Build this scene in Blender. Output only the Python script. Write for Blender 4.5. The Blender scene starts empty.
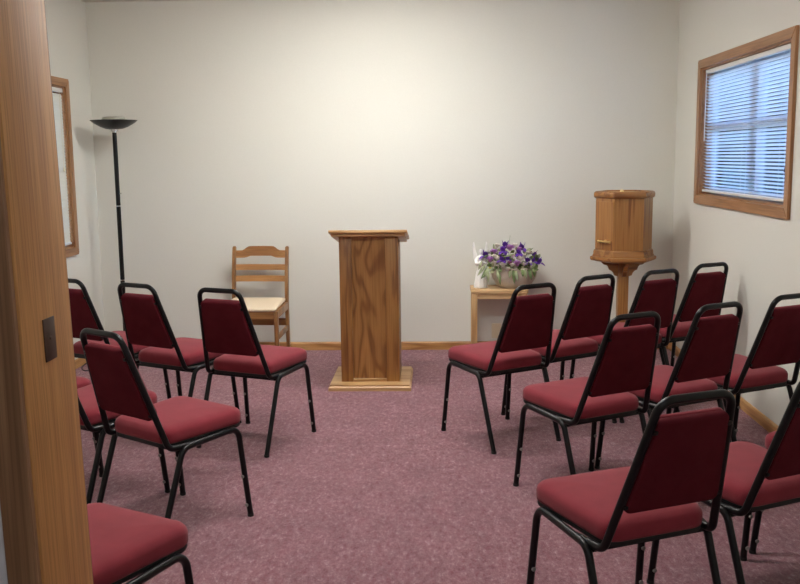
import bpy, bmesh, math, random
from mathutils import Vector, Matrix
random.seed(7)
SC = bpy.context.scene
COL = SC.collection
PI = math.pi

# ------------------------------------------------------------------ mesh helpers
class MB:
    """collects shapes; build() links them as one mesh object"""
    def __init__(self):
        self.bm = bmesh.new()
    def _add(self, verts, faces):
        vs = [self.bm.verts.new(v) for v in verts]
        for f in faces:
            try:
                self.bm.faces.new([vs[i] for i in f])
            except ValueError:
                pass
        return vs
    def box(self, c, s, bevel=0.0, rot=None, seg=2):
        b = bmesh.new()
        bmesh.ops.create_cube(b, size=1)
        for v in b.verts:
            v.co = Vector((v.co.x*s[0], v.co.y*s[1], v.co.z*s[2]))
        if bevel > 0:
            bmesh.ops.bevel(b, geom=list(b.edges), offset=min(bevel, min(s)*.45), segments=seg, affect='EDGES', profile=.5)
        M = Matrix.Translation(Vector(c)) @ (rot.to_4x4() if rot else Matrix.Identity(4))
        self._merge(b, M)
        return self
    def _merge(self, b, M=None):
        b.verts.ensure_lookup_table()
        idx = {}
        for i, v in enumerate(b.verts):
            idx[v] = self.bm.verts.new(M @ v.co if M else v.co)
        for f in b.faces:
            self.bm.faces.new([idx[v] for v in f.verts])
        b.free()
    def rings(self, rings, cap0=True, cap1=True):
        n = len(rings[0])
        verts = [p for r in rings for p in r]
        faces = []
        for k in range(len(rings)-1):
            for i in range(n):
                j = (i+1) % n
                faces.append((k*n+i, k*n+j, (k+1)*n+j, (k+1)*n+i))
        if cap0: faces.append(tuple(reversed(range(n))))
        if cap1: faces.append(tuple(range((len(rings)-1)*n, len(rings)*n)))
        self._add(verts, faces)
        return self
    def tube(self, pts, r, seg=12, cap=True):
        pts = [Vector(p) for p in pts]
        rs = r if isinstance(r, (list, tuple)) else [r]*len(pts)
        tang = []
        for i in range(len(pts)):
            a = pts[max(0, i-1)]; b = pts[min(len(pts)-1, i+1)]
            tang.append((b-a).normalized())
        t = tang[0]
        ref = Vector((0, 0, 1)) if abs(t.z) < .9 else Vector((1, 0, 0))
        nrm = (ref - t*ref.dot(t)).normalized()
        rings = []
        for i, p in enumerate(pts):
            t = tang[i]
            nrm = (nrm - t*nrm.dot(t)).normalized()
            bn = t.cross(nrm)
            rings.append([p + (nrm*math.cos(2*PI*k/seg) + bn*math.sin(2*PI*k/seg))*rs[i] for k in range(seg)])
        return self.rings(rings, cap, cap)
    def lathe(self, prof, c=(0, 0, 0), seg=24, sx=1, sy=1, cap0=True, cap1=True):
        rings = []
        for r, z in prof:
            rings.append([Vector((c[0]+sx*r*math.cos(2*PI*k/seg), c[1]+sy*r*math.sin(2*PI*k/seg), c[2]+z)) for k in range(seg)])
        return self.rings(rings, cap0, cap1)
    def prism(self, poly, z0, z1, axis='z', off=(0, 0, 0)):
        """extrudes a polygon; axis names the extrusion axis"""
        def P(a, b, c):
            v = {'z': (a, b, c), 'y': (a, c, b), 'x': (c, a, b)}[axis]
            return Vector(v) + Vector(off)
        return self.rings([[P(a, b, z0) for a, b in poly], [P(a, b, z1) for a, b in poly]])
    def ball(self, c, r, sx=1, sy=1, sz=1, seg=14):
        prof = []
        n = max(6, seg//2)
        for i in range(n+1):
            a = -PI/2 + PI*i/n
            prof.append((max(1e-4, r*math.cos(a)), r*math.sin(a)*sz))
        return self.lathe(prof, c, seg, sx, sy)
    def build(self, name, mat=None, parent=None, smooth=True, angle=38, loc=None):
        bmesh.ops.recalc_face_normals(self.bm, faces=self.bm.faces)
        me = bpy.data.meshes.new(name)
        self.bm.to_mesh(me)
        self.bm.free()
        if smooth:
            for p in me.polygons: p.use_smooth = True
            try:
                me.set_sharp_from_angle(angle=math.radians(angle))
            except Exception:
                pass
        if mat: me.materials.append(mat)
        o = bpy.data.objects.new(name, me)
        COL.objects.link(o)
        if parent: o.parent = parent
        if loc: o.location = loc
        return o

def fillet(pts, rad, n=7):
    pts = [Vector(p) for p in pts]
    out = [pts[0]]
    marks = []
    for i in range(1, len(pts)-1):
        r = rad[i-1] if isinstance(rad, (list, tuple)) else rad
        a = (pts[i-1]-pts[i]); b = (pts[i+1]-pts[i])
        la, lb = a.length, b.length
        a.normalize(); b.normalize()
        ang = a.angle(b)
        d = min(r/math.tan(ang/2), la*.48, lb*.48)
        r2 = d*math.tan(ang/2)
        cdir = (a+b).normalized()
        cen = pts[i] + cdir*(r2/math.sin(ang/2))
        p0 = pts[i]+a*d; p1 = pts[i]+b*d
        v0 = p0-cen; v1 = p1-cen
        th = v0.angle(v1)
        s = len(out)
        for k in range(n+1):
            t = k/n
            v = (v0*math.sin((1-t)*th) + v1*math.sin(t*th))/math.sin(th)
            out.append(cen+v)
        marks.append((s, len(out)-1))
    out.append(pts[-1])
    return out, marks

def round_trap(w0, w1, y0, y1, r, n=6):
    """rounded trapezoid outline, half width w0 at y0 and w1 at y1"""
    cs = [(-w0, y0), (w0, y0), (w1, y1), (-w1, y1)]
    out = []
    for i in range(4):
        p = Vector(cs[i]); a = (Vector(cs[i-1])-p).normalized(); b = (Vector(cs[(i+1) % 4])-p).normalized()
        ang = a.angle(b); d = r/math.tan(ang/2)
        cen = p + (a+b).normalized()*(r/math.sin(ang/2))
        v0 = p+a*d-cen; v1 = p+b*d-cen; th = v0.angle(v1)
        for k in range(n+1):
            t = k/n
            v = (v0*math.sin((1-t)*th)+v1*math.sin(t*th))/math.sin(th)
            out.append(cen+v)
    return out

def empty(name, loc=(0, 0, 0), rz=0):
    o = bpy.data.objects.new(name, None)
    o.empty_display_size = .1
    COL.objects.link(o)
    o.location = loc
    o.rotation_euler = (0, 0, rz)
    return o
def tag(o, label=None, cat=None, group=None, kind=None):
    if label: o['label'] = label
    if cat: o['category'] = cat
    if group: o['group'] = group
    if kind: o['kind'] = kind
    return o

# ------------------------------------------------------------------ materials
def srgb(r, g, b):
    def f(c):
        c /= 255
        return c/12.92 if c <= .04045 else ((c+.055)/1.055)**2.4
    return (f(r), f(g), f(b), 1)
class NT:
    def __init__(self, name):
        self.m = bpy.data.materials.new(name)
        self.m.use_nodes = True
        self.t = self.m.node_tree
        self.b = self.t.nodes['Principled BSDF']
        self.out = self.t.nodes['Material Output']
    def n(self, typ, **kw):
        nd = self.t.nodes.new(typ)
        for k, v in kw.items():
            if k.startswith('i_'):
                nd.inputs[k[2:].replace('_', ' ')].default_value = v
            else:
                setattr(nd, k, v)
        return nd
    def l(self, a, b):
        self.t.links.new(a, b)
    def set(self, **kw):
        for k, v in kw.items():
            self.b.inputs[k.replace('_', ' ')].default_value = v
    def ramp(self, fac, stops):
        r = self.n('ShaderNodeValToRGB')
        el = r.color_ramp.elements
        while len(el) < len(stops): el.new(.5)
        for e, (p, c) in zip(el, stops):
            e.position = p; e.color = c
        self.l(fac, r.inputs['Fac'])
        return r.outputs['Color']
    def bump(self, h, strength=.1, dist=.01):
        b = self.n('ShaderNodeBump', i_Strength=strength, i_Distance=dist)
        self.l(h, b.inputs['Height'])
        self.l(b.outputs['Normal'], self.b.inputs['Normal'])
def coords(nt, scale=(1, 1, 1), rand=True):
    tc = nt.n('ShaderNodeTexCoord')
    mp = nt.n('ShaderNodeMapping')
    mp.inputs['Scale'].default_value = scale
    src = tc.outputs['Object']
    if rand:
        oi = nt.n('ShaderNodeObjectInfo')
        mul = nt.n('ShaderNodeVectorMath', operation='SCALE')
        comb = nt.n('ShaderNodeCombineXYZ')
        for i in range(3): nt.l(oi.outputs['Random'], comb.inputs[i])
        nt.l(comb.outputs[0], mul.inputs[0]); mul.inputs['Scale'].default_value = 9.0
        add = nt.n('ShaderNodeVectorMath', operation='ADD')
        nt.l(src, add.inputs[0]); nt.l(mul.outputs[0], add.inputs[1])
        src = add.outputs[0]
    nt.l(src, mp.inputs['Vector'])
    return mp.outputs['Vector']

def wood(name, light, mid, dark, axis='z', cross=7.0, along=.8, bands=5.0, flame=1.0, rough=.42, coat=.15):
    nt = NT(name)
    k = {'x': (along, cross, cross), 'y': (cross, along, cross), 'z': (cross, cross, along)}[axis]
    v = coords(nt, k)
    nz = nt.n('ShaderNodeTexNoise', i_Scale=1.0, i_Detail=2.0, i_Roughness=.45, i_Distortion=.25*flame)
    nt.l(v, nz.inputs['Vector'])
    m = nt.n('ShaderNodeMath', operation='MULTIPLY'); m.inputs[1].default_value = bands*2*PI
    nt.l(nz.outputs['Fac'], m.inputs[0])
    s = nt.n('ShaderNodeMath', operation='SINE'); nt.l(m.outputs[0], s.inputs[0])
    mr = nt.n('ShaderNodeMapRange'); mr.inputs['From Min'].default_value = -1
    nt.l(s.outputs[0], mr.inputs['Value'])
    c1 = nt.ramp(mr.outputs[0], [(0, dark), (.32, mid), (1, light)])
    kf = {'x': (2.5, 190, 190), 'y': (190, 2.5, 190), 'z': (190, 190, 2.5)}[axis]
    v2 = coords(nt, kf)
    n2 = nt.n('ShaderNodeTexNoise', i_Scale=1.0, i_Detail=3.0, i_Roughness=.6)
    nt.l(v2, n2.inputs['Vector'])
    c2 = nt.ramp(n2.outputs['Fac'], [(.36, (.55, .5, .45, 1)), (.56, (1, 1, 1, 1))])
    mx = nt.n('ShaderNodeMix', data_type='RGBA', blend_type='MULTIPLY'); mx.inputs['Factor'].default_value = .55
    nt.l(c1, mx.inputs[6]); nt.l(c2, mx.inputs[7])
    nt.l(mx.outputs[2], nt.b.inputs['Base Color'])
    nt.set(Roughness=rough, Coat_Weight=coat, Coat_Roughness=.25)
    nt.bump(n2.outputs['Fac'], .06, .002)
    return nt.m
def plain(name, col, rough=.5, metal=0, spec=.5, noise=0, nscale=40, bump=0):
    nt = NT(name)
    nt.set(Roughness=rough, Metallic=metal)
    nt.b.inputs['Specular IOR Level'].default_value = spec
    v = coords(nt)
    nz = nt.n('ShaderNodeTexNoise', i_Scale=nscale, i_Detail=3.0)
    nt.l(v, nz.inputs['Vector'])
    a = tuple(c*(1-noise) for c in col[:3])+(1,); b = tuple(min(1, c*(1+noise)) for c in col[:3])+(1,)
    nt.l(nt.ramp(nz.outputs['Fac'], [(.3, a), (.7, b)]), nt.b.inputs['Base Color'])
    if bump: nt.bump(nz.outputs['Fac'], bump, .003)
    return nt.m

M = {}
M['wall'] = plain('wall_paint', (.71, .708, .648, 1), .85, spec=.25, noise=.012, nscale=90, bump=.08)
M['wall_hall'] = plain('hall_wall_paint', (.62, .62, .62, 1), .85, spec=.25, noise=.012, nscale=90, bump=.08)
M['ceiling'] = plain('ceiling_paint', (.66, .63, .57, 1), .9, spec=.2, noise=.03, nscale=120, bump=.2)

def carpet():
    nt = NT('carpet_mauve')
    v = coords(nt, (1, .5, 1), rand=False)
    n1 = nt.n('ShaderNodeTexNoise', i_Scale=42.0, i_Detail=6.0, i_Roughness=.95); nt.l(v, n1.inputs['Vector'])
    n2 = nt.n('ShaderNodeTexNoise', i_Scale=9.0, i_Detail=3.0, i_Roughness=.6); nt.l(v, n2.inputs['Vector'])
    n3 = nt.n('ShaderNodeTexVoronoi', i_Scale=110.0); nt.l(v, n3.inputs['Vector'])
    c1 = nt.ramp(n1.outputs['Fac'], [(.34, (.095, .017, .034, 1)), (.44, (.205, .076, .098, 1)), (.55, (.285, .148, .168, 1)), (.66, (.50, .37, .38, 1))])
    c2 = nt.ramp(n2.outputs['Fac'], [(.3, (.80, .78, .80, 1)), (.7, (1.08, 1.08, 1.08, 1))])
    mx = nt.n('ShaderNodeMix', data_type='RGBA', blend_type='MULTIPLY'); mx.inputs['Factor'].default_value = 1
    nt.l(c1, mx.inputs[6]); nt.l(c2, mx.inputs[7])
    mx2 = nt.n('ShaderNodeMix', data_type='RGBA', blend_type='MIX')
    f = nt.n('ShaderNodeSeparateColor'); nt.l(n3.outputs['Color'], f.inputs[0])
    gt = nt.n('ShaderNodeMath', operation='GREATER_THAN'); gt.inputs[1].default_value = .83; nt.l(f.outputs[0], gt.inputs[0])
    ml = nt.n('ShaderNodeMath', operation='MULTIPLY'); ml.inputs[1].default_value = .4; nt.l(gt.outputs[0], ml.inputs[0])
    nt.l(ml.outputs[0], mx2.inputs['Factor'])
    nt.l(mx.outputs[2], mx2.inputs[6]); mx2.inputs[7].default_value = (.2, .05, .075, 1)
    nt.l(mx2.outputs[2], nt.b.inputs['Base Color'])
    nt.set(Roughness=.95, Sheen_Weight=.25, Sheen_Roughness=.5)
    nt.b.inputs['Specular IOR Level'].default_value = .1
    nt.bump(n1.outputs['Fac'], .5, .01)
    return nt.m
M['carpet'] = carpet()

def fabric(name, col, col2, sheen=.12, spec=.2):
    nt = NT(name)
    v = coords(nt)
    n1 = nt.n('ShaderNodeTexNoise', i_Scale=420.0, i_Detail=2.0); nt.l(v, n1.inputs['Vector'])
    n2 = nt.n('ShaderNodeTexNoise', i_Scale=14.0, i_Detail=2.0); nt.l(v, n2.inputs['Vector'])
    ad = nt.n('ShaderNodeMath', operation='ADD'); nt.l(n1.outputs['Fac'], ad.inputs[0]); nt.l(n2.outputs['Fac'], ad.inputs[1])
    hf = nt.n('ShaderNodeMath', operation='MULTIPLY'); hf.inputs[1].default_value = .5; nt.l(ad.outputs[0], hf.inputs[0])
    nt.l(nt.ramp(hf.outputs[0], [(.36, col2), (.62, col)]), nt.b.inputs['Base Color'])
    nt.set(Roughness=.9, Sheen_Weight=sheen, Sheen_Roughness=.5)
    nt.b.inputs['Specular IOR Level'].default_value = spec
    nt.bump(n1.outputs['Fac'], .12, .002)
    return nt.m
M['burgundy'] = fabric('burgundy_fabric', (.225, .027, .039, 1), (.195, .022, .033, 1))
M['burgundy_back_shaded'] = fabric('burgundy_fabric_shaded', (.098, .012, .018, 1), (.078, .008, .013, 1), 0, .08)  # burgundy fabric darkened: shade on the rear of the back pads, put into colour
M['cream'] = None
M['black'] = plain('black_enamel', (.004, .004, .0045, 1), .33, spec=.3, noise=.25, nscale=60)
M['black_plastic'] = plain('black_plastic', (.007, .007, .007, 1), .55, noise=.2)
M['bumper'] = plain('grey_bumper', (.22, .21, .20, 1), .5, noise=.1)
OL, OMd, OD = (.40, .205, .090, 1), (.37, .182, .076, 1), (.31, .145, .056, 1)
M['oak_z'] = wood('oak_upright', OL, OMd, OD, 'z', cross=22, along=1.2, bands=3)
M['oak_y'] = wood('oak_lengthwise', OL, OMd, OD, 'y', cross=22, along=1.2, bands=3)
M['base_x'] = wood('baseboard_oak_across', (.58, .32, .125, 1), (.50, .26, .09, 1), (.36, .17, .055, 1), 'x', cross=10)
M['base_y'] = wood('baseboard_oak_lengthwise', (.58, .32, .125, 1), (.50, .26, .09, 1), (.36, .17, .055, 1), 'y', cross=10)
M['lect_flame'] = wood('lectern_plywood', (.40, .195, .054, 1), (.355, .165, .045, 1), (.235, .098, .023, 1), 'z', cross=5.0, along=1.1, bands=9, flame=1.6)
M['lect_z'] = wood('lectern_oak_upright', (.38, .186, .050, 1), (.33, .150, .040, 1), (.22, .09, .022, 1), 'z', cross=18, along=1.2, bands=3)
M['lect_x'] = wood('lectern_oak_across', (.62, .39, .175, 1), (.57, .345, .15, 1), (.47, .26, .10, 1), 'x', cross=16, along=1.2, bands=3)
M['cab_z'] = wood('cabinet_oak_upright', (.38, .175, .048, 1), (.33, .14, .036, 1), (.22, .083, .02, 1), 'z', cross=34, along=1.6, bands=2.5)
M['cab_x'] = wood('cabinet_oak_across', (.38, .175, .048, 1), (.33, .14, .036, 1), (.22, .083, .02, 1), 'x', cross=9)
M['table_x'] = wood('table_wood_across', (.66, .44, .22, 1), (.60, .38, .18, 1), (.48, .28, .12, 1), 'x', cross=9)
M['table_z'] = wood('table_wood_upright', (.62, .40, .19, 1), (.56, .34, .15, 1), (.44, .25, .10, 1), 'z', cross=9)
M['mchair_z'] = wood('maple_chair_upright', (.34, .165, .055, 1), (.29, .135, .042, 1), (.20, .085, .024, 1), 'z', cross=9)
M['mchair_x'] = wood('maple_chair_across', (.44, .22, .075, 1), (.38, .18, .058, 1), (.28, .12, .035, 1), 'x', cross=9)
M['jamb'] = wood('jamb_oak', (.57, .28, .085, 1), (.54, .258, .075, 1), (.47, .212, .058, 1), 'z', cross=20, along=.6, bands=3, rough=.6, coat=0)
M['case'] = wood('casing_oak', (.34, .185, .088, 1), (.29, .155, .070, 1), (.21, .105, .044, 1), 'z', cross=22, along=.6, bands=3, rough=.6, coat=0)
M['bronze'] = plain('bronze_plate', (.085, .05, .035, 1), .42, metal=.7, noise=.3, nscale=30)
M['brass'] = plain('brass', (.95, .74, .34, 1), .33, metal=1, noise=.05)
M['chrome'] = plain('chrome_ring', (.7, .7, .7, 1), .2, metal=1, noise=.02)
M['white'] = plain('white_vinyl', (.78, .77, .74, 1), .45, noise=.02)
def vinyl(name, col, tr):
    nt = NT(name)
    nt.set(Base_Color=col, Roughness=.45)
    t = nt.n('ShaderNodeBsdfTranslucent'); t.inputs['Color'].default_value = col
    mx = nt.n('ShaderNodeMixShader'); mx.inputs[0].default_value = tr
    nt.l(nt.b.outputs[0], mx.inputs[1]); nt.l(t.outputs[0], mx.inputs[2]); nt.l(mx.outputs[0], nt.out.inputs['Surface'])
    return nt.m
M['slat'] = vinyl('white_blind_slat', (.82, .82, .82, 1), .35)
M['slat_cream'] = plain('cream_blind_slat', (.68, .67, .59, 1), .45, noise=.01)
M['ivory'] = plain('ivory_plastic', (.70, .62, .44, 1), .4, noise=.02)
M['porcelain'] = plain('white_porcelain', (.92, .91, .88, 1), .3, noise=.02)
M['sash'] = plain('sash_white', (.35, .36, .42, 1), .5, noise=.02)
M['lamp_glass'] = plain('lamp_rim_glass', (.35, .34, .29, 1), .35, noise=.03)
M['cord'] = plain('black_cord', (.01, .01, .012, 1), .5, noise=.1)

def cream_fabric():
    nt = NT('cream_seat_fabric')
    v = coords(nt, rand=False)
    ch = nt.n('ShaderNodeTexChecker', i_Scale=70.0)
    ch.inputs['Color1'].default_value = (.74, .62, .46, 1); ch.inputs['Color2'].default_value = (.66, .53, .38, 1)
    rt = nt.n('ShaderNodeMapping'); rt.inputs['Rotation'].default_value = (0, 0, PI/4)
    nt.l(v, rt.inputs['Vector']); nt.l(rt.outputs[0], ch.inputs['Vector'])
    nt.l(ch.outputs['Color'], nt.b.inputs['Base Color'])
    nt.set(Roughness=.9)
    return nt.m
M['cream'] = cream_fabric()

def glass():
    nt = NT('window_glass')
    tr = nt.n('ShaderNodeBsdfTransparent'); tr.inputs['Color'].default_value = (.93, .96, .97, 1)
    gl = nt.n('ShaderNodeBsdfGlossy'); gl.inputs['Roughness'].default_value = .02
    fr = nt.n('ShaderNodeFresnel', i_IOR=1.45)
    mx = nt.n('ShaderNodeMixShader')
    nt.l(fr.outputs[0], mx.inputs[0]); nt.l(tr.outputs[0], mx.inputs[1]); nt.l(gl.outputs[0], mx.inputs[2])
    nt.l(mx.outputs[0], nt.out.inputs['Surface'])
    return nt.m
M['glass'] = glass()
def emit(name, col, st):
    nt = NT(name)
    nt.set(Base_Color=(.8, .8, .8, 1), Emission_Color=col, Emission_Strength=st)
    return nt.m
def wicker():
    nt = NT('whitewashed_wicker')
    v = coords(nt, rand=False)
    w = nt.n('ShaderNodeTexWave', i_Scale=34.0, i_Distortion=1.5); w.bands_direction = 'Z'
    nt.l(v, w.inputs['Vector'])
    nt.l(nt.ramp(w.outputs['Fac'], [(.1, (.38, .31, .24, 1)), (.6, (.78, .71, .61, 1))]), nt.b.inputs['Base Color'])
    nt.set(Roughness=.8); nt.bump(w.outputs['Fac'], .8, .006)
    return nt.m
M['wicker'] = wicker()
M['iris'] = plain('iris_purple', (.13, .035, .36, 1), .6, noise=.35, nscale=50)
M['lilac'] = plain('lilac_petal', (.50, .24, .56, 1), .6, noise=.2, nscale=50)
M['mauve'] = plain('mauve_petal', (.30, .10, .20, 1), .6, noise=.2, nscale=50)
M['whitepetal'] = plain('white_petal', (.78, .74, .66, 1), .6, noise=.1, nscale=50)
M['yellow'] = plain('yellow_petal', (.62, .50, .08, 1), .6, noise=.15, nscale=50)
M['leaf'] = plain('leaf_green', (.13, .19, .065, 1), .6, noise=.35, nscale=40)
M['leaf_pale'] = plain('leaf_pale_green', (.33, .38, .22, 1), .65, noise=.25, nscale=40)

# ------------------------------------------------------------------ room dimensions (metres)
XL, XR, YB, H = -2.665, 1.84, 7.22, 2.72
YF0, YF1 = 1.525, 1.733          # hall face and room face of the wall with the doorway
T = .15

def slab(name, mat, boxes, kind='structure'):
    mb = MB()
    for (x0, x1, y0, y1, z0, z1) in boxes:
        mb.box(((x0+x1)/2, (y0+y1)/2, (z0+z1)/2), (x1-x0, y1-y0, z1-z0))
    o = mb.build(name, mat, smooth=False)
    o['kind'] = kind
    return o
HX0, HX1, HY0 = -2.665, 1.84, -1.9
slab('floor', M['carpet'], [(XL-T, XR+T, HY0-T, YB+T, -.12, 0)])
slab('ceiling', M['ceiling'], [(XL-T, XR+T, HY0-T, YB+T, H, H+.12)])
slab('wall_back', M['wall'], [(XL-T, XR+T, YB, YB+T, 0, H)])

# windows: casing outer rectangle on the wall
W1 = dict(y0=4.862, y1=6.61, z0=1.177, z1=2.155)      # right wall
W2 = dict(y0=5.05, y1=6.75, z0=.833, z1=2.106)       # left wall
CW = .058
def wall_with_hole(name, x0, x1, W, y0, y1):
    a, b, c, d = W['y0']+CW, W['y1']-CW, W['z0']+CW, W['z1']-CW
    slab(name, M['wall'], [(x0, x1, y0, a, 0, H), (x0, x1, b, y1, 0, H), (x0, x1, a, b, 0, c), (x0, x1, a, b, d, H)])
wall_with_hole('wall_right', XR, XR+T, W1, YF0, YB)
wall_with_hole('wall_left', XL-T, XL, W2, YF0, YB)

def window(name, xw, side, W, mullion_y, mid_z, label):
    """side +1 = wall at +x, room is at -x"""
    a, b, c, d = W['y0']+CW, W['y1']-CW, W['z0']+CW, W['z1']-CW
    root = empty(name, (xw, (a+b)/2, c)); root['kind'] = 'structure'; root['label'] = label
    oy, oz = (a+b)/2, c
    t = .018
    xc = -side*t/2
    # mitred flat casing boards
    y0, y1, z0, z1 = W['y0']-oy, W['y1']-oy, W['z0']-oz, W['z1']-oz
    A, B, Cc, D = a-oy, b-oy, c-oz, d-oz
    for quad, mk in (([(y0, z0), (y1, z0), (B, Cc), (A, Cc)], 'oak_y'), ([(y1, z0), (y1, z1), (B, D), (B, Cc)], 'oak_z'),
                 ([(y1, z1), (y0, z1), (A, D), (B, D)], 'oak_y'), ([(y0, z1), (y0, z0), (A, Cc), (A, D)], 'oak_z')):
        cs = MB()
        cy = sum(p[0] for p in quad)/4; cz = sum(p[1] for p in quad)/4
        cs.rings([[Vector((-side*.0005, p[0], p[1])) for p in quad], [Vector((-side*t*.8, p[0], p[1])) for p in quad],
                  [Vector((-side*t, cy+(p[0]-cy)*.995, cz+(p[1]-cz)*.97)) for p in quad]])
        cs.build('casing', M[mk], root, smooth=False)
    jl = MB()
    dp = T*.8
    for (cyy, czz, sy, sz) in ((A+.005, (Cc+D)/2, .010, D-Cc), (B-.005, (Cc+D)/2, .010, D-Cc), ((A+B)/2, Cc+.005, B-A-.02, .010), ((A+B)/2, D-.005, B-A-.02, .010)):
        jl.box((side*dp/2, cyy, czz), (dp, sy, sz))
    jl.build('jamb_liner', M['oak_y'], root, smooth=False)
    sx = side*(T*.62)
    fr = MB()
    for (cyy, czz, sy, sz) in ((A+.032, (Cc+D)/2, .045, D-Cc-.02), (B-.032, (Cc+D)/2, .045, D-Cc-.02), ((A+B)/2, Cc+.032, B-A-.11, .045), ((A+B)/2, D-.032, B-A-.11, .045)):
        fr.box((sx, cyy, czz), (.035, sy, sz), .004)
    fr.build('sash_frame', M['sash'], root)
    ml = MB()
    ml.box((sx, mullion_y-oy, (Cc+D)/2), (.045, .075, D-Cc-.11), .004)
    ml.build('mullion', M['sash'], root)
    mr = MB()
    mr.box((sx, (A+mullion_y-oy)/2+.01, mid_z-oz), (.04, (mullion_y-oy-A)-.13, .045), .004)
    mr.box((sx, (B+mullion_y-oy)/2-.01, mid_z-oz), (.04, (B-mullion_y+oy)-.13, .045), .004)
    mr.build('meeting_rail', M['sash'], root)
    pn = MB()
    pn.box((sx+side*.002, (A+B)/2, (Cc+D)/2), (.004, B-A-.1, D-Cc-.1))
    pn.build('pane', M['glass'], root, smooth=False)
    return root, (a, b, c, d)
w1, O1 = window('window_1', XR, 1, W1, 5.60, 1.695, 'oak framed window high on the right wall')
w2, O2 = window('window_2', XL, -1, W2, 5.93, 1.46, 'oak framed window on the left wall partly behind the door frame')

def blind(xw, side, O, mat, tilt, label, pitch, cords, wand_y, knob=None, bottom_gap=.012, recess=.030):
    a, b, c, d = O
    a += .014; b -= .014
    xb = xw + side*recess
    root = empty('window_blind', (xb, (a+b)/2, c+.012))
    tag(root, label, 'blinds', 'window blinds')
    oy, oz = (a+b)/2, c+.012
    w = (b-a)
    ztop = d-.012-oz
    MB().box((0, 0, ztop-.014), (.028, w, .028), .003).build('headrail', M['white'], root)
    mb = MB()
    z = bottom_gap+.03
    sw = .025
    while z < ztop-.034:
        n = 5
        up, dn = [], []
        for i in range(n+1):
            u = -sw/2 + sw*i/n
            cr = .0022*(1-(2*u/sw)**2)
            dx = u*math.cos(tilt) - cr*math.sin(tilt)
            dz = u*math.sin(tilt) + cr*math.cos(tilt)
            up.append((side*dx, dz))
        prof = [(x, zz+.0003) for x, zz in up] + [(x, zz-.0003) for x, zz in reversed(up)]
        mb.rings([[Vector((x, -w/2+.004, z+zz)) for x, zz in prof], [Vector((x, w/2-.004, z+zz)) for x, zz in prof]])
        z += pitch
    mb.build('slats', mat, root, angle=60)
    MB().box((0, 0, bottom_gap+.008), (.026, w-.006, .016), .004).build('bottom_rail', M['white'], root)
    for yc in cords:
        lc = MB()
        for xx in (-.0145, .0145):
            lc.tube([(xx, yc-oy, bottom_gap+.01), (xx, yc-oy, ztop-.02)], .0008, 5)
        lc.build('ladder_cord', M['white'], root)
    wz = ztop-.02
    MB().tube([(-side*.018, wand_y-oy, wz), (-side*.019, wand_y-oy, wz-.55*ztop)], .0035, 8).build('tilt_wand', M['white'], root)
    if knob:
        ky, kz = knob
        t = MB()
        t.tube([(-side*.018, ky-oy, wz), (-side*.019, ky-oy, kz-oz+.02)], .0012, 6)
        t.lathe([(.003, .03), (.006, .02), (.009, 0), (.004, -.004)], (-side*.019, ky-oy, kz-oz), 10)
        t.build('pull_cord', M['ivory'] if side < 0 else M['black_plastic'], root)
    return root
blind(XR, 1, O1, M['slat'], math.radians(-30), 'white slatted blind lit blue by daylight in the right wall window', .0212, [5.10, 5.72, 6.35], 6.50, (4.99, 1.42))
blind(XL, -1, O2, M['slat_cream'], math.radians(77), 'closed cream slatted blind in the left wall window beside the door frame', .0212, [5.3, 5.9, 6.45], 6.25, (6.60, 1.45), recess=.016)

# wall with the doorway, hall behind the camera
DX0, DX1, DH = -.70, 1.02, 2.12
slab('wall_front', M['wall'], [(XL, DX0-.02, YF0+.001, YF1, 0, H), (DX1+.02, XR, YF0+.001, YF1, 0, H), (DX0-.02, DX1+.02, YF0+.001, YF1, DH+.02, H)])
slab('wall_hall', M['wall_hall'], [(HX0-T, HX0, HY0, YF0, 0, H), (HX1, HX1+T, HY0, YF0, 0, H), (HX0-T, HX1+T, HY0-T, HY0, 0, H)])
# a thin skin of hall paint on the hall side of the doorway wall
slab('wall_hall_front', M['wall_hall'], [(HX0, DX0-.02, YF0-.006, YF0, 0, H), (DX1+.02, HX1, YF0-.006, YF0, 0, H), (DX0-.02, DX1+.02, YF0-.006, YF0, DH+.02, H)])

door = empty('door_1', (0, YF0, 0)); door['kind'] = 'structure'; door['label'] = 'oak door frame in the left foreground'
def shear(o):
    # the left side of the frame stands slightly out of plumb
    for v in o.data.vertices: v.co.x += (1.10-v.co.z)*.020-.0025
jb = MB()
jb.box((DX0-.010, (YF1-YF0)/2, DH/2), (.020, YF1-YF0+.006, DH), .002)
shear(jb.build('jamb', M['jamb'], door))
jb = MB(); jb.box((DX1+.010, (YF1-YF0)/2, DH/2), (.020, YF1-YF0+.006, DH), .002); jb.build('jamb', M['jamb'], door)
jb = MB(); jb.box(((DX0+DX1)/2, (YF1-YF0)/2, DH+.010), (DX1-DX0+.04, YF1-YF0+.006, .020), .002); jb.build('head_jamb', M['jamb'], door)
for s, x in ((-1, DX0), (1, DX1)):
    for fy, sgn in ((-.006, -1), (YF1-YF0, 1)):
        cb = MB()
        prof = [(.004, 0), (.004, .013), (.006, .015), (.056, .0155), (.059, .012), (.059, 0)]
        pts0 = [Vector((x+s*u, fy+sgn*v, 0)) for u, v in prof]
        pts1 = [Vector((x+s*u, fy+sgn*v, DH+.06)) for u, v in prof]
        cb.rings([pts0, pts1])
        co_ = cb.build('casing', M['case'], door, angle=25)
        if s < 0: shear(co_)
for fy, sgn in ((-.006, -1), (YF1-YF0, 1)):
    cb = MB(); cb.box(((DX0+DX1)/2, fy+sgn*.008, DH+.032), (DX1-DX0-.008, .016, .055), .003); cb.build('head_casing', M['jamb'], door)
st = empty('x')
bpy.data.objects.remove(st)
sp = MB()
SZ, SY, SHH, SW = 1.200, .104, .078, .048
sp.box((DX0+.0012, SY, SZ), (.0024, SW, SHH), .0008)
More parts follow.
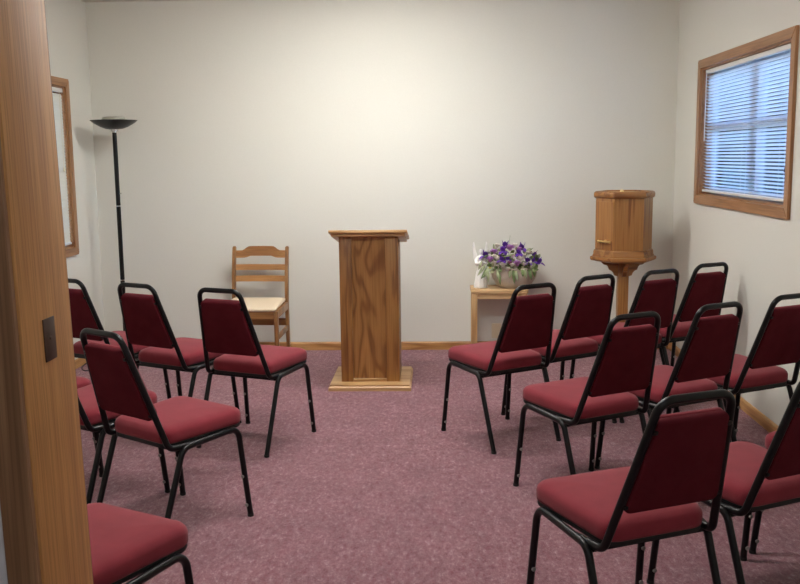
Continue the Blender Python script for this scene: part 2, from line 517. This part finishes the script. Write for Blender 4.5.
spo = sp.build('strike_plate', M['bronze'], door); shear(spo); spo['label'] = 'dark bronze strike plate'
sc_ = MB()
sc_.ball((DX0+.0026, SY, SZ+.002), .0035, .4, 1, 1, 10)
shear(sc_.build('screw', M['bronze'], spo))

# baseboards
BH = .066
def bprof(name, mat, p0, p1, nrm):
    mb = MB()
    prof = [(0, 0), (.012, 0), (.012, BH-.012), (.007, BH-.003), (0, BH)]
    mb.rings([[Vector((p[0]+nrm[0]*u, p[1]+nrm[1]*u, z)) for u, z in prof] for p in (p0, p1)])
    o = mb.build(name, mat, angle=20); o['kind'] = 'structure'; return o
bprof('baseboard_back', M['base_x'], (XL, YB), (XR, YB), (0, -1))
bprof('baseboard_right', M['base_y'], (XR, YF1), (XR, YB-.012), (-1, 0))
bprof('baseboard_left', M['base_y'], (XL, YF1), (XL, YB-.012), (1, 0))
# ------------------------------------------------------------------ burgundy stacking chairs
def make_chair():
    root = empty('stacking_chair')
    R = .0125
    wf, yf, wr, yr, wfb, yfb, hfb, wrb, hrb = .219, .345, .212, -.135, .206, .302, .402, .2125, .392
    wt, yt, ht, wb, yb, hb = .120, -.199, .865, .192, -.052, .405
    for s in (-1, 1):
        path, mk = fillet([(s*wf, yf, .008), (s*wfb, yfb, hfb), (s*wrb, 0, hrb), (s*wr, yr, .008)], .05, 8)
        (a0, a1), (b0, b1) = mk
        fl = MB().tube(path[:a1+1], R).build('leg', M['black'], root)
        MB().tube(path[a1:b0+1], R, cap=False).build('side_rail', M['black'], root)
        rl = MB().tube(path[b0:], R).build('leg', M['black'], root)
        for leg, (x, y) in ((fl, (wf, yf)), (rl, (wr, yr))):
            MB().lathe([(.0115, 0), (.0138, .002), (.0138, .013), (.0128, .014)], (s*x, y, 0), 12).build('foot_glide', M['black_plastic'], leg)
        for zz in (.055, .185):
            t = zz/hfb
            x = wf+(wfb-wf)*t; y = yf+(yfb-yf)*t
            bp = MB().tube([(s*x, y-R+.002, zz), (s*x, y-R-.004, zz)], .0075, 12).build('bumper', M['bumper'], fl)
    # bent tube behind the back cushion, running forward under the seat at both ends
    pts = [(-wrb+.008, .075, .392), (-wb, yb, hb-.008), (-wt, yt, ht), (wt, yt, ht), (wb, yb, hb-.008), (wrb-.008, .075, .392)]
    path, _ = fillet(pts, [.035, .05, .05, .035], 9)
    MB().tube(path, R, 14).build('back_frame', M['black'], root)
    MB().box((0, .002, .379), (2*wrb-.01, .022, .014), .003).build('crossbar', M['black'], root)
    MB().box((0, .27, .388), (2*wfb-.01, .022, .014), .003).build('crossbar', M['black'], root)
    # seat
    def srings(spec, w0, w1, y0, y1, r):
        out = []
        for ins, z in spec:
            o = round_trap(w0-ins, w1-ins, y0+ins, y1-ins, max(.012, r-ins*.6), 6)
            out.append([Vector((p.x, p.y, z-.002+.010*(p.y+.05)/.4)) for p in o])
        return out
    sw0, sw1, sy0, sy1, sr = .180, .212, -.052, .352, .055
    MB().rings(srings([(.012, .394), (.006, .396), (.003, .402), (.004, .411)], sw0, sw1, sy0, sy1, sr)).build('seat_board', M['black_plastic'], root)
    spec = [(.006, .410), (.001, .416), (0, .425), (0, .446), (.003, .456), (.010, .465), (.022, .4715), (.045, .476), (.085, .480), (.13, .482), (.165, .4828)]
    MB().rings(srings(spec, sw0, sw1, sy0, sy1, sr)).build('seat_cushion', M['burgundy'], root, angle=60)
    # back cushion in the leaning plane of the tube
    p0 = Vector((0, yb, hb)); p1 = Vector((0, yt, ht))
    up = (p1-p0).normalized(); nf = Vector((0, up.z, -up.y))     # nf points forward
    L = (p1-p0).length
    def hw(v): return wb+(wt-wb)*v/L
    v0, v1 = .120, L-.058
    def brings(spec, g):
        out = []
        for ins, n in spec:
            o = round_trap(hw(v0)-g-ins, hw(v1)-g-ins, v0+ins, v1-ins, max(.008, .022-ins*.5), 5)
            out.append([p0+up*p.y+nf*n+Vector((p.x, 0, 0)) for p in o])
        return out
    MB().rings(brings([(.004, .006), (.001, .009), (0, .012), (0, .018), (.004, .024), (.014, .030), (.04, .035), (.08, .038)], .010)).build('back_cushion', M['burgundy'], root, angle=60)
    MB().rings(brings([(.012, -.0185), (.004, -.0170), (.001, -.013), (0, -.007), (0, .004), (.003, .008)], .010)).build('back_panel', M['burgundy_back_shaded'], root, angle=60)
    for s in (-1, 1):
        for v in (v0+.025, v1-.035):
            c = p0+up*v-nf*.014+Vector((s*(hw(v)-.018), 0, 0))
            rot = Matrix(((1, 0, 0), (0, nf.y, up.y), (0, nf.z, up.z)))
            MB().box(c, (.030, .007, .013), .002, rot).build('bracket', M['black'], root)
    return root
def copy_tree(o, parent=None):
    c = o.copy(); COL.objects.link(c)
    if parent: c.parent = parent
    for ch in list(o.children): copy_tree(ch, c)
    return c
CH = 'burgundy stacking chair '
chairs = [
    # x, y, facing angle, label
    (-1.019, 4.757, -.385, CH+'beside the aisle in the front left row, nearest the lectern'),
    (-1.498, 4.961, -.47, CH+'second from the aisle in front left row, before floor lamp'),
    (-1.960, 5.184, -.479, CH+'farthest left in front left row, half hidden by door frame'),
    (-1.176, 3.604, -.60, CH+'beside the aisle in second left row, in full view'),
    (-1.600, 3.850, -.50, CH+'mostly hidden behind the aisle chair of the second left row'),
    (-2.000, 4.105, -.50, CH+'in second left row showing only a seat sliver by door frame'),
    (-1.046, 2.318, -.47, CH+'at bottom left, only its seat showing past the door frame'),
    (.407, 4.836, .545, CH+'beside the aisle in front right row, before flower table'),
    (.769, 5.163, .575, CH+'second from the aisle in the front right row'),
    (1.180, 5.392, .52, CH+'third from the aisle in front right row, before cabinet post'),
    (1.552, 5.700, .511, CH+'at the wall end of the front right row'),
    (.728, 3.944, .506, CH+'beside the aisle in the middle right row'),
    (1.146, 4.190, .509, CH+'second from the aisle in the middle right row'),
    (1.563, 4.451, .484, CH+'at the wall end of the middle right row, below the window'),
    (.634, 2.661, .405, CH+'beside the aisle in the nearest right row, largest in view'),
    (1.113, 2.942, .462, CH+'cut off by the right picture edge in the nearest right row'),
    (1.560, 3.200, .46, CH+'in nearest right row showing only a seat corner by wall'),
]
proto = make_chair()
for i, (x, y, a, lab) in enumerate(chairs):
    o = proto if i == 0 else copy_tree(proto)
    o.location = (x, y, 0); o.rotation_euler = (0, 0, a)
    tag(o, lab, 'chair', 'burgundy stacking chairs')

# ------------------------------------------------------------------ lectern
def make_lectern():
    r = empty('lectern', (-.436, 6.19, 0), .0)
    tag(r, 'tall oak lectern with overhanging slanted top on a square base in the centre', 'lectern')
    hw = .194; fy = -.19; by = .19; zb, zt = .040, 1.01
    b = MB()
    b.rings([[Vector((x*w, y, z)) for x, y in ((-1, y0), (1, y0), (1, y1), (-1, y1))] for (w, y0, y1, z) in
             ((.272, -.292, .272, 0), (.272, -.292, .272, .022), (.262, -.282, .262, .032), (.262, -.282, .262, .040))])
    b.build('base', M['lect_x'], r, smooth=False)
    for x0, x1 in ((-hw, -hw+.080), (hw-.087, hw)):
        MB().box(((x0+x1)/2, fy+.010, (zb+zt)/2), (x1-x0, .020, zt-zb), .0015).build('stile', M['lect_z'], r)
    MB().box((-.0035, fy+.024, (zb+zt)/2+.010), (.222, .008, zt-zb-.02)).build('front_panel', M['lect_flame'], r, smooth=False)
    MB().box((-.0035, fy+.011, zb+.009), (.2195, .017, .018), .001).build('kick_rail', M['lect_x'], r)
    for s in (-1, 1):
        MB().box((s*(hw-.009), (fy+by)/2+.011, (zb+zt)/2-.03), (.017, by-fy-.022, zt-zb-.06), .001).build('side_panel', M['lect_z'], r)
    MB().box((0, .06, .55), (2*hw-.04, .22, .018)).build('shelf', M['lect_x'], r)
    # slanted top, high edge towards the chairs
    rot = Matrix.Rotation(math.radians(-10), 3, 'X')
    MB().box((0.0, 0.0, 1.004), (.510, .50, .020), .003, rot).build('top', M['lect_x'], r)
    MB().box((0.0, .006, .984), (.480, .470, .020), .004, rot).build('top_moulding', M['lect_x'], r)
    return r
make_lectern()

# ------------------------------------------------------------------ ladder back wooden chair
def make_wood_chair():
    r = empty('ladder_back_chair', (-1.364, 6.84, 0), math.radians(-3))
    tag(r, 'wooden ladder back chair with cream seat against the back wall', 'chair')
    # local: front is -y
    def post(x0, s):
        pts = [(x0, .20, 0), (x0, .185, .20), (x0, .18, .44), (x0-s*.0, .205, .66), (x0, .245, .842)]
        mb = MB()
        rings = []
        for i, p in enumerate(pts):
            hx, hy = .0122, .019
            if i == 0: hy = .015
            if i == len(pts)-1: hy = .014
            rings.append([Vector((p[0]+a*hx, p[1]+b*hy, p[2])) for a, b in ((-1, -1), (1, -1), (1, 1), (-1, 1))])
        last = pts[-1]
        rings.append([Vector((last[0]+a*.007, last[1]+b*.007, last[2]+.008)) for a, b in ((-1, -1), (1, -1), (1, 1), (-1, 1))])
        mb.rings(rings)
        return mb.build('back_post', M['mchair_z'], r, angle=30)
    hw = .2075
    for s in (-1, 1): post(s*hw, s)
    def yat(z): return .18+.065*max(0, (z-.44))/.415
    # crest with raised middle
    n = 24
    top, bot = [], []
    for i in range(n+1):
        u = -1+2*i/n; a = abs(u)
        t = min(1, max(0, (.78-a)/.32)); sm = t*t*(3-2*t)
        x = u*(hw-.013)
        top.append((x, .818+.032*sm)); bot.append((x, .762+.014*min(1, max(0, (.62-a)/.2))))
    def slat(pt, pb, name):
        mb = MB(); rings = []
        for (x, zt_), (_, zb_) in zip(pt, pb):
            curve = .016*(1-(x/hw)**2)
            rings.append([Vector((x, yat(zb_)+curve-.009, zb_)), Vector((x, yat(zt_)+curve-.009, zt_)), Vector((x, yat(zt_)+curve+.007, zt_)), Vector((x, yat(zb_)+curve+.007, zb_))])
        mb.rings(rings)
        return mb.build(name, M['mchair_x'], r, angle=30)
    slat(top, bot, 'crest_rail')
    for z0, z1 in ((.668, .711), (.580, .625)):
        slat([(p[0], z1) for p in top], [(p[0], z0) for p in bot], 'back_slat')
    fw = .222
    for s in (-1, 1):
        MB().box((s*fw, -.262, .212), (.030, .030, .424), .003).build('leg', M['mchair_z'], r)
    # seat rails
    MB().box((0, -.264, .395), (2*fw-.034, .020, .055), .002).build('seat_rail', M['mchair_x'], r)
    MB().box((0, .182, .395), (2*hw-.03, .020, .055), .002).build('seat_rail', M['mchair_x'], r)
    for s in (-1, 1):
        ang = math.atan2((fw-hw), .44)
        rot = Matrix.Rotation(s*ang, 3, 'Z')
        MB().box((s*(fw+hw)/2, -.040, .398), (.022, .410, .058), .002, rot).build('seat_rail', M['mchair_z'], r)
        MB().box((s*(fw+hw)/2, -.040, .225), (.016, .410, .038), .002, rot).build('stretcher', M['mchair_z'], r)
    MB().box((0, .186, .268), (2*hw-.03, .016, .055), .002).build('stretcher', M['mchair_x'], r)
    MB().box((0, -.262, .16), (2*fw-.034, .016, .032), .002).build('stretcher', M['mchair_x'], r)
    rings = []
    for ins, z in ((.004, .425), (0, .429), (0, .440), (.006, .447), (.03, .452), (.09, .456)):
        o = round_trap(fw+.002-ins, hw-.004-ins, -.288+ins, .165-ins, .02, 5)
        rings.append([Vector((p.x, p.y, z+.014*(p.y+.288)/.45)) for p in o])
    MB().rings(rings).build('seat', M['cream'], r, angle=60)
    return r
make_wood_chair()

# ------------------------------------------------------------------ floor lamp
def make_lamp():
    r = empty('floor_lamp', (-2.385, 6.90, 0))
    tag(r, 'tall black torchiere floor lamp with shallow bowl shade in the left corner', 'lamp')
    MB().lathe([(.0, 0), (.125, 0), (.128, .006), (.122, .016), (.06, .028), (.024, .036), (.02, .05)], seg=32, cap0=True).build('base', M['black'], r)
    pole = MB()
    pole.lathe([(.0165, .045), (.0165, .612)], seg=16); pole.lathe([(.0165, .622), (.0165, 1.175)], seg=16); pole.lathe([(.0165, 1.185), (.0165, 1.725)], seg=16)
    po = pole.build('pole', M['black'], r)
    for z in (.612, 1.175, 1.725):
        MB().lathe([(.0150, z), (.0172, z+.002), (.0172, z+.008), (.0150, z+.010)], seg=16).build('ring', M['chrome'], po)
    MB().tube([(.016, -.004, 1.275), (.030, -.006, 1.275)], .0045, 10).build('switch', M['chrome'], r)
    MB().lathe([(.010, 1.733), (.010, 1.752), (.030, 1.754), (.028, 1.735)], seg=16).build('socket_collar', M['chrome'], r)
    prof = [(.030, 1.750), (.062, 1.753), (.10, 1.768), (.14, 1.791), (.172, 1.815), (.170, 1.8165), (.138, 1.795), (.098, 1.772), (.058, 1.757), (.028, 1.754)]
    MB().lathe(prof, seg=40).build('bowl_shade', M['black'], r)
    MB().lathe([(.085, 1.7745), (.088, 1.822), (.080, 1.838), (.055, 1.844), (.01, 1.846)], seg=32).build('glass_diffuser', M['lamp_glass'], r)
    pts = [(-.11, -.04, .010), (-.16, -.10, .006), (-.20, -.20, .006), (-.155, -.31, .006), (-.12, -.37, .006), (-.17, -.41, .006), (-.21, -.36, .006), (-.245, -.27, .006), (-.255, -.15, .006)]
    sm = []
    for i in range(len(pts)-1):
        p0 = Vector(pts[max(0, i-1)]); p1 = Vector(pts[i]); p2 = Vector(pts[i+1]); p3 = Vector(pts[min(len(pts)-1, i+2)])
        for k in range(5):
            t = k/5
            sm.append(.5*((2*p1)+(p2-p0)*t+(2*p0-5*p1+4*p2-p3)*t*t+(3*p1-p0-3*p2+p3)*t**3))
    sm.append(Vector(pts[-1]))
    MB().tube(sm, .0042, 8).build('power_cord', M['cord'], r)
    return r
make_lamp()

# ------------------------------------------------------------------ side table
TZ = .522
def make_table():
    r = empty('side_table', (.485, 7.055, 0))
    tag(r, 'small pale wooden side table against the back wall under the flower basket', 'table')
    MB().box((0, 0, TZ-.016), (.430, .270, .032), .003).build('table_top', M['table_x'], r)
    for sx in (-1, 1):
        for sy in (-1, 1):
            MB().box((sx*.188, sy*.110, (TZ-.032)/2), (.040, .040, TZ-.032), .002).build('leg', M['table_z'], r)
    MB().box((0, -.115, TZ-.053), (.334, .016, .042), .001).build('apron', M['table_x'], r)
    MB().box((0, .115, TZ-.053), (.334, .016, .042), .001).build('apron', M['table_x'], r)
    for s in (-1, 1):
        MB().box((s*.193, 0, TZ-.053), (.016, .178, .042), .001).build('apron', M['table_x'], r)
make_table()

# ------------------------------------------------------------------ angel figurine
def make_angel():
    r = empty('angel_figurine', (.348, 7.03, TZ), math.radians(6))
    tag(r, 'white angel figurine with raised wings on left end of side table', 'figurine')
    # robe with folds
    n = 48
    rings = []
    for rad, z in ((.048, 0), (.052, .004), (.050, .03), (.043, .08), (.034, .13), (.026, .165), (.020, .185), (.024, .20), (.031, .222), (.030, .236), (.020, .247), (.009, .252), (.008, .262)):
        amp = .075*max(0, 1-z/.18)
        rings.append([Vector((rad*(1+amp*math.sin(9*2*PI*k/n+z*8))*math.cos(2*PI*k/n), .78*rad*(1+amp*math.sin(9*2*PI*k/n+z*8))*math.sin(2*PI*k/n), z)) for k in range(n)])
    MB().rings(rings).build('robe', M['porcelain'], r, angle=70)
    # sleeves: arms folded forward, hands meeting before the chest
    for s in (-1, 1):
        pts = [(s*.026, -.002, .232), (s*.038, -.012, .208), (s*.036, -.028, .188), (s*.018, -.043, .196), (s*.004, -.047, .206)]
        MB().tube(pts, [.011, .013, .015, .012, .006], 12).build('sleeve', M['porcelain'], r, angle=70)
    hd = MB()
    hd.ball((0, -.004, .274), .0165, .9, 1, 1.15, 18)
    hd.ball((0, -.021, .272), .0028, 1, 1, 1.3, 8)
    hd.build('head', M['porcelain'], r, angle=80)
    MB().ball((0, .003, .279), .0175, 1.02, 1, 1.1, 18).build('hair', M['porcelain'], r, angle=80)
    for s in (-1, 1):
        # feathered wing: thick blade sweeping up and out
        outl = [(.006, .185), (.022, .165), (.040, .19), (.052, .225), (.056, .265), (.058, .31), (.054, .345), (.046, .352), (.040, .325), (.034, .285), (.022, .25), (.010, .225)]
        a = [Vector((s*x, .024+.25*abs(x)+.0, z)) for x, z in outl]
        b = [Vector((s*x, .029+.25*abs(x)+.0, z)) for x, z in outl]
        w = MB(); w.rings([a, b])
        for q in range(4):
            x0, z0 = .018+.008*q, .20+.012*q
            w.tube([(s*x0, .023+.25*x0, z0), (s*(x0+.014), .0225+.25*(x0+.014), z0+.06), (s*(.046+.002*q), .0225+.25*.048, .30+.012*q)], [.003, .0035, .002], 6)
        w.build('wing', M['porcelain'], r, angle=60)
make_angel()

# ------------------------------------------------------------------ flower basket
def make_basket():
    r = empty('flower_basket', (.600, 7.04, TZ))
    tag(r, 'whitewashed basket of purple and lilac flowers on side table', 'flowers')
    # woven bowl
    prof = [(.085, 0), (.105, .004), (.135, .03), (.158, .07), (.172, .115), (.178, .150), (.172, .152), (.165, .115), (.150, .07), (.128, .034), (.100, .012)]
    rings = []
    n = 72
    for rad, z in prof:
        rings.append([Vector((rad*(1+.018*math.sin(18*2*PI*k/n+z*140))*math.cos(2*PI*k/n), .70*rad*(1+.018*math.sin(18*2*PI*k/n+z*140))*math.sin(2*PI*k/n), z)) for k in range(n)])
    bk = MB().rings(rings).build('basket', M['wicker'], r, angle=60)
    rim = MB()
    pts = [(.177*math.cos(2*PI*k/40), .70*.177*math.sin(2*PI*k/40), .152+.003*(k % 2)) for k in range(41)]
    rim.tube(pts, .007, 8)
    rim.build('rim', M['wicker'], bk)
    MB().lathe([(.14, .11), (.150, .125), (.10, .135), (.01, .14)], seg=24, sy=.7).build('moss', M['leaf'], r)
    def petal(mb, c, d, L, W, curl, side=None):
        d = Vector(d).normalized()
        ref = Vector((0, 0, 1)) if abs(d.z) < .9 else Vector((1, 0, 0))
        s = d.cross(ref).normalized(); u = s.cross(d).normalized()
        rows = []
        for i in range(6):
            t = i/5
            w = W*math.sin(PI*min(1, .12+.86*t))**.8
            p = Vector(c)+d*(L*t)+u*(curl*L*t*t)
            rows.append([p-s*w+u*.15*w, p+u*(-.0)+u*.0012, p+s*w+u*.15*w, p-u*.0012])
        mb.rings(rows)
    def iris(c, sz, mat, name):
        mb = MB()
        for k in range(3):
            a = 2*PI*k/3+random.random()
            petal(mb, c, (math.cos(a), math.sin(a)-.5, .9), sz*1.05, sz*.42, .35)
            petal(mb, c, (math.cos(a+1), math.sin(a+1)-.5, .1), sz*1.1, sz*.45, -.5)
        mb.ball(c, sz*.28, seg=10)
        return mb.build(name, mat, r, angle=70)
    def rose(c, sz, mat, name):
        mb = MB()
        for ring, (n_, el, l) in enumerate(((6, .15, 1.0), (5, .6, .85), (4, 1.2, .7))):
            for k in range(n_):
                a = 2*PI*k/n_+ring*.5+random.random()*.3
                petal(mb, c, (math.cos(a)*math.cos(el), math.sin(a)*math.cos(el)-.35, math.sin(el)), sz*l, sz*.5, .3)
        mb.ball(c, sz*.35, seg=10)
        return mb.build(name, mat, r, angle=70)
    def P(x, y, dy=0):
        X = (x-478)*.000864; Z = (522-y)*.000864
        return (X, dy, Z)
    for x, y, dy, s in ((222, 238, -.04, .040), (400, 158, 0, .042), (380, 195, -.06, .038), (548, 176, -.01, .040), (516, 214, -.07, .034), (648, 248, -.02, .040), (692, 300, -.04, .038), (590, 284, -.09, .036), (362, 268, -.10, .034), (412, 258, -.09, .032), (640, 285, -.07, .030)):
        iris(P(x, y, dy), s*1.2, M['iris'], 'purple_iris')
    for x, y, dy, s in ((300, 208, -.03, .030), (440, 172, -.05, .034), (262, 268, -.08, .031), (496, 300, -.12, .031), (524, 186, -.03, .026)):
        rose(P(x, y, dy), s*1.3, M['lilac'], 'lilac_rose')
    rose(P(432, 292, -.12), .026, M['mauve'], 'mauve_rose')
    for x, y, dy, s in ((326, 258, -.09, .028), (372, 312, -.125, .028), (335, 160, .02, .026), (528, 262, -.10, .030), (602, 222, -.03, .028), (488, 160, .02, .026), (412, 348, -.13, .022), (300, 240, -.08, .022), (460, 235, -.08, .024), (558, 240, -.06, .024), (610, 300, -.10, .022), (450, 310, -.125, .022), (560, 310, -.11, .022), (340, 215, -.05, .022), (250, 215, -.02, .02), (660, 215, 0, .018), (300, 290, -.11, .02)):
        rose(P(x, y, dy), s*1.3, M['whitepetal'], 'white_flower')
    for x, y, dy in ((262, 338, -.11), (640, 335, -.09)):
        rose(P(x, y, dy), .017, M['yellow'], 'yellow_flower')
    lv = MB(); lp = MB()
    def leaf(mb, a, b, W, sag):
        a = Vector(a); b = Vector(b)
        d = (b-a); L = d.length; dn = d.normalized()
        ref = Vector((0, -1, .15)); s = dn.cross(ref).normalized(); u = s.cross(dn)
        rows = []
        for i in range(8):
            t = i/7
            w = W*math.sin(PI*min(1, .06+.93*t))**.9
            p = a+d*t+Vector((0, -1, 0))*sag*math.sin(PI*t)
            rows.append([p-s*w, p+u*.0015, p+s*w, p-u*.0015])
        mb.rings(rows)
    for (x0, y0), (x1, y1), w, m, d0, d1 in (
        ((330, 350), (350, 480), .011, lv, -.11, -.128), ((320, 345), (335, 440), .010, lp, -.11, -.13), ((460, 330), (470, 470), .012, lv, -.12, -.135),
        ((480, 340), (500, 450), .010, lp, -.12, -.135), ((440, 340), (425, 420), .012, lp, -.12, -.14), ((600, 330), (620, 440), .012, lv, -.09, -.115),
        ((640, 330), (650, 420), .011, lv, -.08, -.10), ((230, 330), (180, 425), .006, lv, -.09, -.115), ((225, 300), (150, 400), .012, lp, -.09, -.115),
        ((250, 320), (205, 420), .014, lp, -.08, -.11), ((240, 350), (245, 460), .012, lp, -.10, -.115), ((480, 210), (370, 235), .007, lp, -.10, -.12), ((540, 340), (545, 410), .012, lv, -.12, -.13),
        ((640, 240), (730, 300), .004, lv, -.02, -.04), ((600, 200), (650, 170), .004, lv, 0, 0), ((300, 180), (300, 130), .008, lp, 0, 0),
        ((560, 330), (575, 430), .010, lp, -.11, -.125), ((190, 270), (160, 350), .010, lp, -.09, -.10), ((230, 380), (180, 430), .005, lv, -.10, -.11)):
        leaf(m, P(x0, y0, d0), P(x1, y1, d1), w, .01)
    rnd = random.Random(3)
    for k in range(110):
        x = rnd.uniform(230, 690); y = rnd.uniform(190, 350)
        if y < 230 and (x < 300 or x > 620): continue
        dy = -.02-.10*(y-190)/160+rnd.uniform(0, .04)
        a = rnd.uniform(0, 2*PI)
        leaf(lv if k % 2 else lp, P(x, y, dy), P(x+45*math.cos(a), y-45*math.sin(a), dy-.03), .013, .008)
    lv.tube([P(440, 260, 0), P(432, 150, .005), P(445, 60, .01)], .0012, 5)
    lv.tube([P(640, 230, 0), P(690, 190, 0)], .0010, 5)
    lv.build('dark_leaves', M['leaf'], r, angle=70)
    lp.build('pale_leaves', M['leaf_pale'], r, angle=70)
make_basket()

# wall plate below the table
o = MB()
o.box((.480, YB-.003, .150), (.075, .006, .118), .0025)
o = o.build('wall_plate', M['ivory']); tag(o, 'cream wall plate low on the back wall below the side table', 'wall plate')

# ------------------------------------------------------------------ hexagonal cabinet on a post
def make_cabinet():
    r = empty('hexagonal_cabinet', (1.368, 6.75, 0))
    tag(r, 'hexagonal oak cabinet with small brass handle on a post in the right corner', 'cabinet')
    def hexa(s): return [(s*math.cos(PI/3*k), s*math.sin(PI/3*k)) for k in range(6)]
    def hr(mb, spec):
        mb.rings([[Vector((x, y, z)) for x, y in hexa(s)] for s, z in spec]); return mb
    b = MB(); hr(b, [(.204, .808), (.204, 1.215)])
    b.build('body', M['cab_z'], r, smooth=False)
    m = MB(); hr(m, [(.204, 1.212), (.212, 1.214), (.218, 1.221), (.2195, 1.232), (.2195, 1.244), (.216, 1.254), (.208, 1.260), (.198, 1.262), (.192, 1.259), (.190, 1.252), (.188, 1.252)])
    m.build('top_moulding', M['cab_x'], r, angle=50)
    MB().lathe([(.010, 1.252), (.014, 1.256), (.012, 1.265), (.004, 1.270)], (-.02, 0, 0), 12).build('top_knob', M['brass'], r)
    m = MB(); hr(m, [(.206, .842), (.212, .838), (.216, .828), (.217, .808), (.222, .800), (.222, .792), (.205, .792)])
    m.build('base_moulding', M['cab_x'], r, angle=50)
    m = MB(); hr(m, [(.225, .793), (.238, .790), (.240, .782), (.240, .772), (.232, .762), (.20, .756), (.19, .752)])
    m.build('base_plate', M['cab_x'], r, angle=30)
    # door on the front left face with a bar handle
    nrm = Vector((-math.cos(PI/6), -math.sin(PI/6), 0)); tan = Vector((math.sin(PI/6), -math.cos(PI/6), 0))
    ap = .204*math.cos(PI/6)
    rot = Matrix((tan, -nrm, Vector((0, 0, 1)))).transposed()
    d = MB(); d.box(nrm*(ap+.0015)+Vector((0, 0, 1.018)), (.186, .005, .342), .001, rot)
    do = d.build('door', M['cab_z'], r, smooth=False)
    h = MB()
    hz = .905
    c = nrm*(ap+.022)+Vector((0, 0, hz))+tan*.018
    h.tube([c-tan*.066, c-tan*.063, c-tan*.055, c+tan*.055, c+tan*.063, c+tan*.066], [.004, .009, .007, .007, .009, .004], 10)
    h.tube([nrm*(ap+.003)+Vector((0, 0, hz))+tan*.018, c], .0065, 10)
    h.lathe([(.002, -.012), (.012, -.008), (.012, .008), (.002, .012)], tuple(nrm*(ap+.008)+Vector((0, 0, hz))+tan*.018), 10)
    ho = h.build('handle', M['brass'], do); ho['label'] = 'brass bar handle'
    # post with scrolled brackets and a cross foot
    MB().box((0, 0, .40), (.074, .074, .706), .004).build('post', M['cab_z'], r)
    prof = [(.037, .752), (.155, .752), (.155, .742), (.140, .728), (.118, .724), (.108, .712), (.100, .690), (.082, .682), (.070, .668), (.062, .648), (.037, .640)]
    for k in range(4):
        a = PI/2*k
        mb = MB()
        ca, sa = math.cos(a), math.sin(a)
        mb.rings([[Vector((u*ca-v*sa, u*sa+v*ca, z)) for u, z in prof] for v in (-.014, .014)])
        mb.build('bracket', M['cab_x'], r, smooth=False)
    for k in range(4):
        a = PI/2*k
        ca, sa = math.cos(a), math.sin(a)
        fp = [(.0, 0), (.15, 0), (.15, .03), (.13, .042), (.06, .062), (.0, .062)]
        mb = MB(); mb.rings([[Vector((u*ca-v*sa, u*sa+v*ca, z)) for u, z in fp] for v in (-.022, .022)])
        mb.build('foot', M['cab_x'], r, smooth=False)
make_cabinet()

# ------------------------------------------------------------------ lights: round ceiling fixtures
def fixture(x, y, st, col, lx, ly, label):
    r = empty('ceiling_light', (x, y, H))
    tag(r, label, 'ceiling light', 'fluorescent ceiling lights')
    MB().box((0, 0, -.012), (lx+.03, ly+.03, .024), .004).build('housing', M['white'], r)
    d = MB()
    prof = [(-ly/2, -.024), (-ly/2*.97, -.050), (-ly/2*.82, -.072), (-ly/2*.5, -.080), (ly/2*.5, -.080), (ly/2*.82, -.072), (ly/2*.97, -.050), (ly/2, -.024)]
    d.rings([[Vector((xx, p, z)) for p, z in prof] for xx in (-lx/2, lx/2)])
    d.build('diffuser', emit('lamp_diffuser', col, st), r, angle=60)
WARM = (1, .98, .935, 1)
fixture(-.42, 5.78, 39, WARM, 1.22, .30, 'long white ceiling light nearest the back wall')
fixture(-.42, 3.4, 31, WARM, 1.22, .30, 'long white ceiling light over the aisle between the rows')
fixture(.3, -.5, 16, (.93, .97, 1, 1), 1.22, .30, 'added unseen ceiling light in the hall that brightens the door casing')  # unseen lamp added behind the camera to brighten the door casing and jamb

# daylight
w = bpy.data.worlds.new('sky'); SC.world = w; w.use_nodes = True
bg = w.node_tree.nodes['Background']
sky = w.node_tree.nodes.new('ShaderNodeTexSky')
sky.sky_type = 'NISHITA'
sky.sun_disc = False; sky.sun_elevation = math.radians(24); sky.sun_rotation = math.radians(200)
tint = w.node_tree.nodes.new('ShaderNodeVectorMath'); tint.operation = 'MULTIPLY'; tint.inputs[1].default_value = (.62, .84, 1.25)
w.node_tree.links.new(sky.outputs[0], tint.inputs[0]); w.node_tree.links.new(tint.outputs[0], bg.inputs['Color'])
bg.inputs['Strength'].default_value = 3.6
g = slab('ground', plain('lawn_ground', (.10, .13, .07, 1), .9, noise=.3, nscale=2), [(XR+T+.02, 40, -30, 40, -.5, -.4), (-40, XL-T-.02, -30, 40, -.5, -.4)])

# ------------------------------------------------------------------ camera
f, pitch, roll, yaw, hcam = 923.241, .1451, .0117, .0388, 1.5207
cy, sy = math.cos(yaw), math.sin(yaw); cp, sp_ = math.cos(pitch), math.sin(pitch); cr, sr = math.cos(roll), math.sin(roll)
r0 = Vector((cy, sy, 0)); fw = Vector((-sy*cp, cy*cp, -sp_)); u0 = Vector((-sy*sp_, cy*sp_, cp))
Rv = r0*cr-u0*sr; Uv = r0*sr+u0*cr
cam = bpy.data.cameras.new('camera'); cam.sensor_fit = 'HORIZONTAL'; cam.sensor_width = 36; cam.lens = f*36/800; cam.clip_start = .05
co = bpy.data.objects.new('camera', cam); COL.objects.link(co)
mw = Matrix((Rv, Uv, -fw)).transposed().to_4x4(); mw.translation = Vector((0, 0, hcam))
co.matrix_world = mw
SC.camera = co

vs = SC.view_settings
SC.display_settings.display_device = 'sRGB'
vs.view_transform = 'Standard'; vs.look = 'None'; vs.gamma = 1; vs.use_curve_mapping = False
vs.exposure = 0.2
SC.cycles.use_denoising = True
SC.cycles.max_bounces = 10; SC.cycles.diffuse_bounces = 6; SC.cycles.transparent_max_bounces = 8
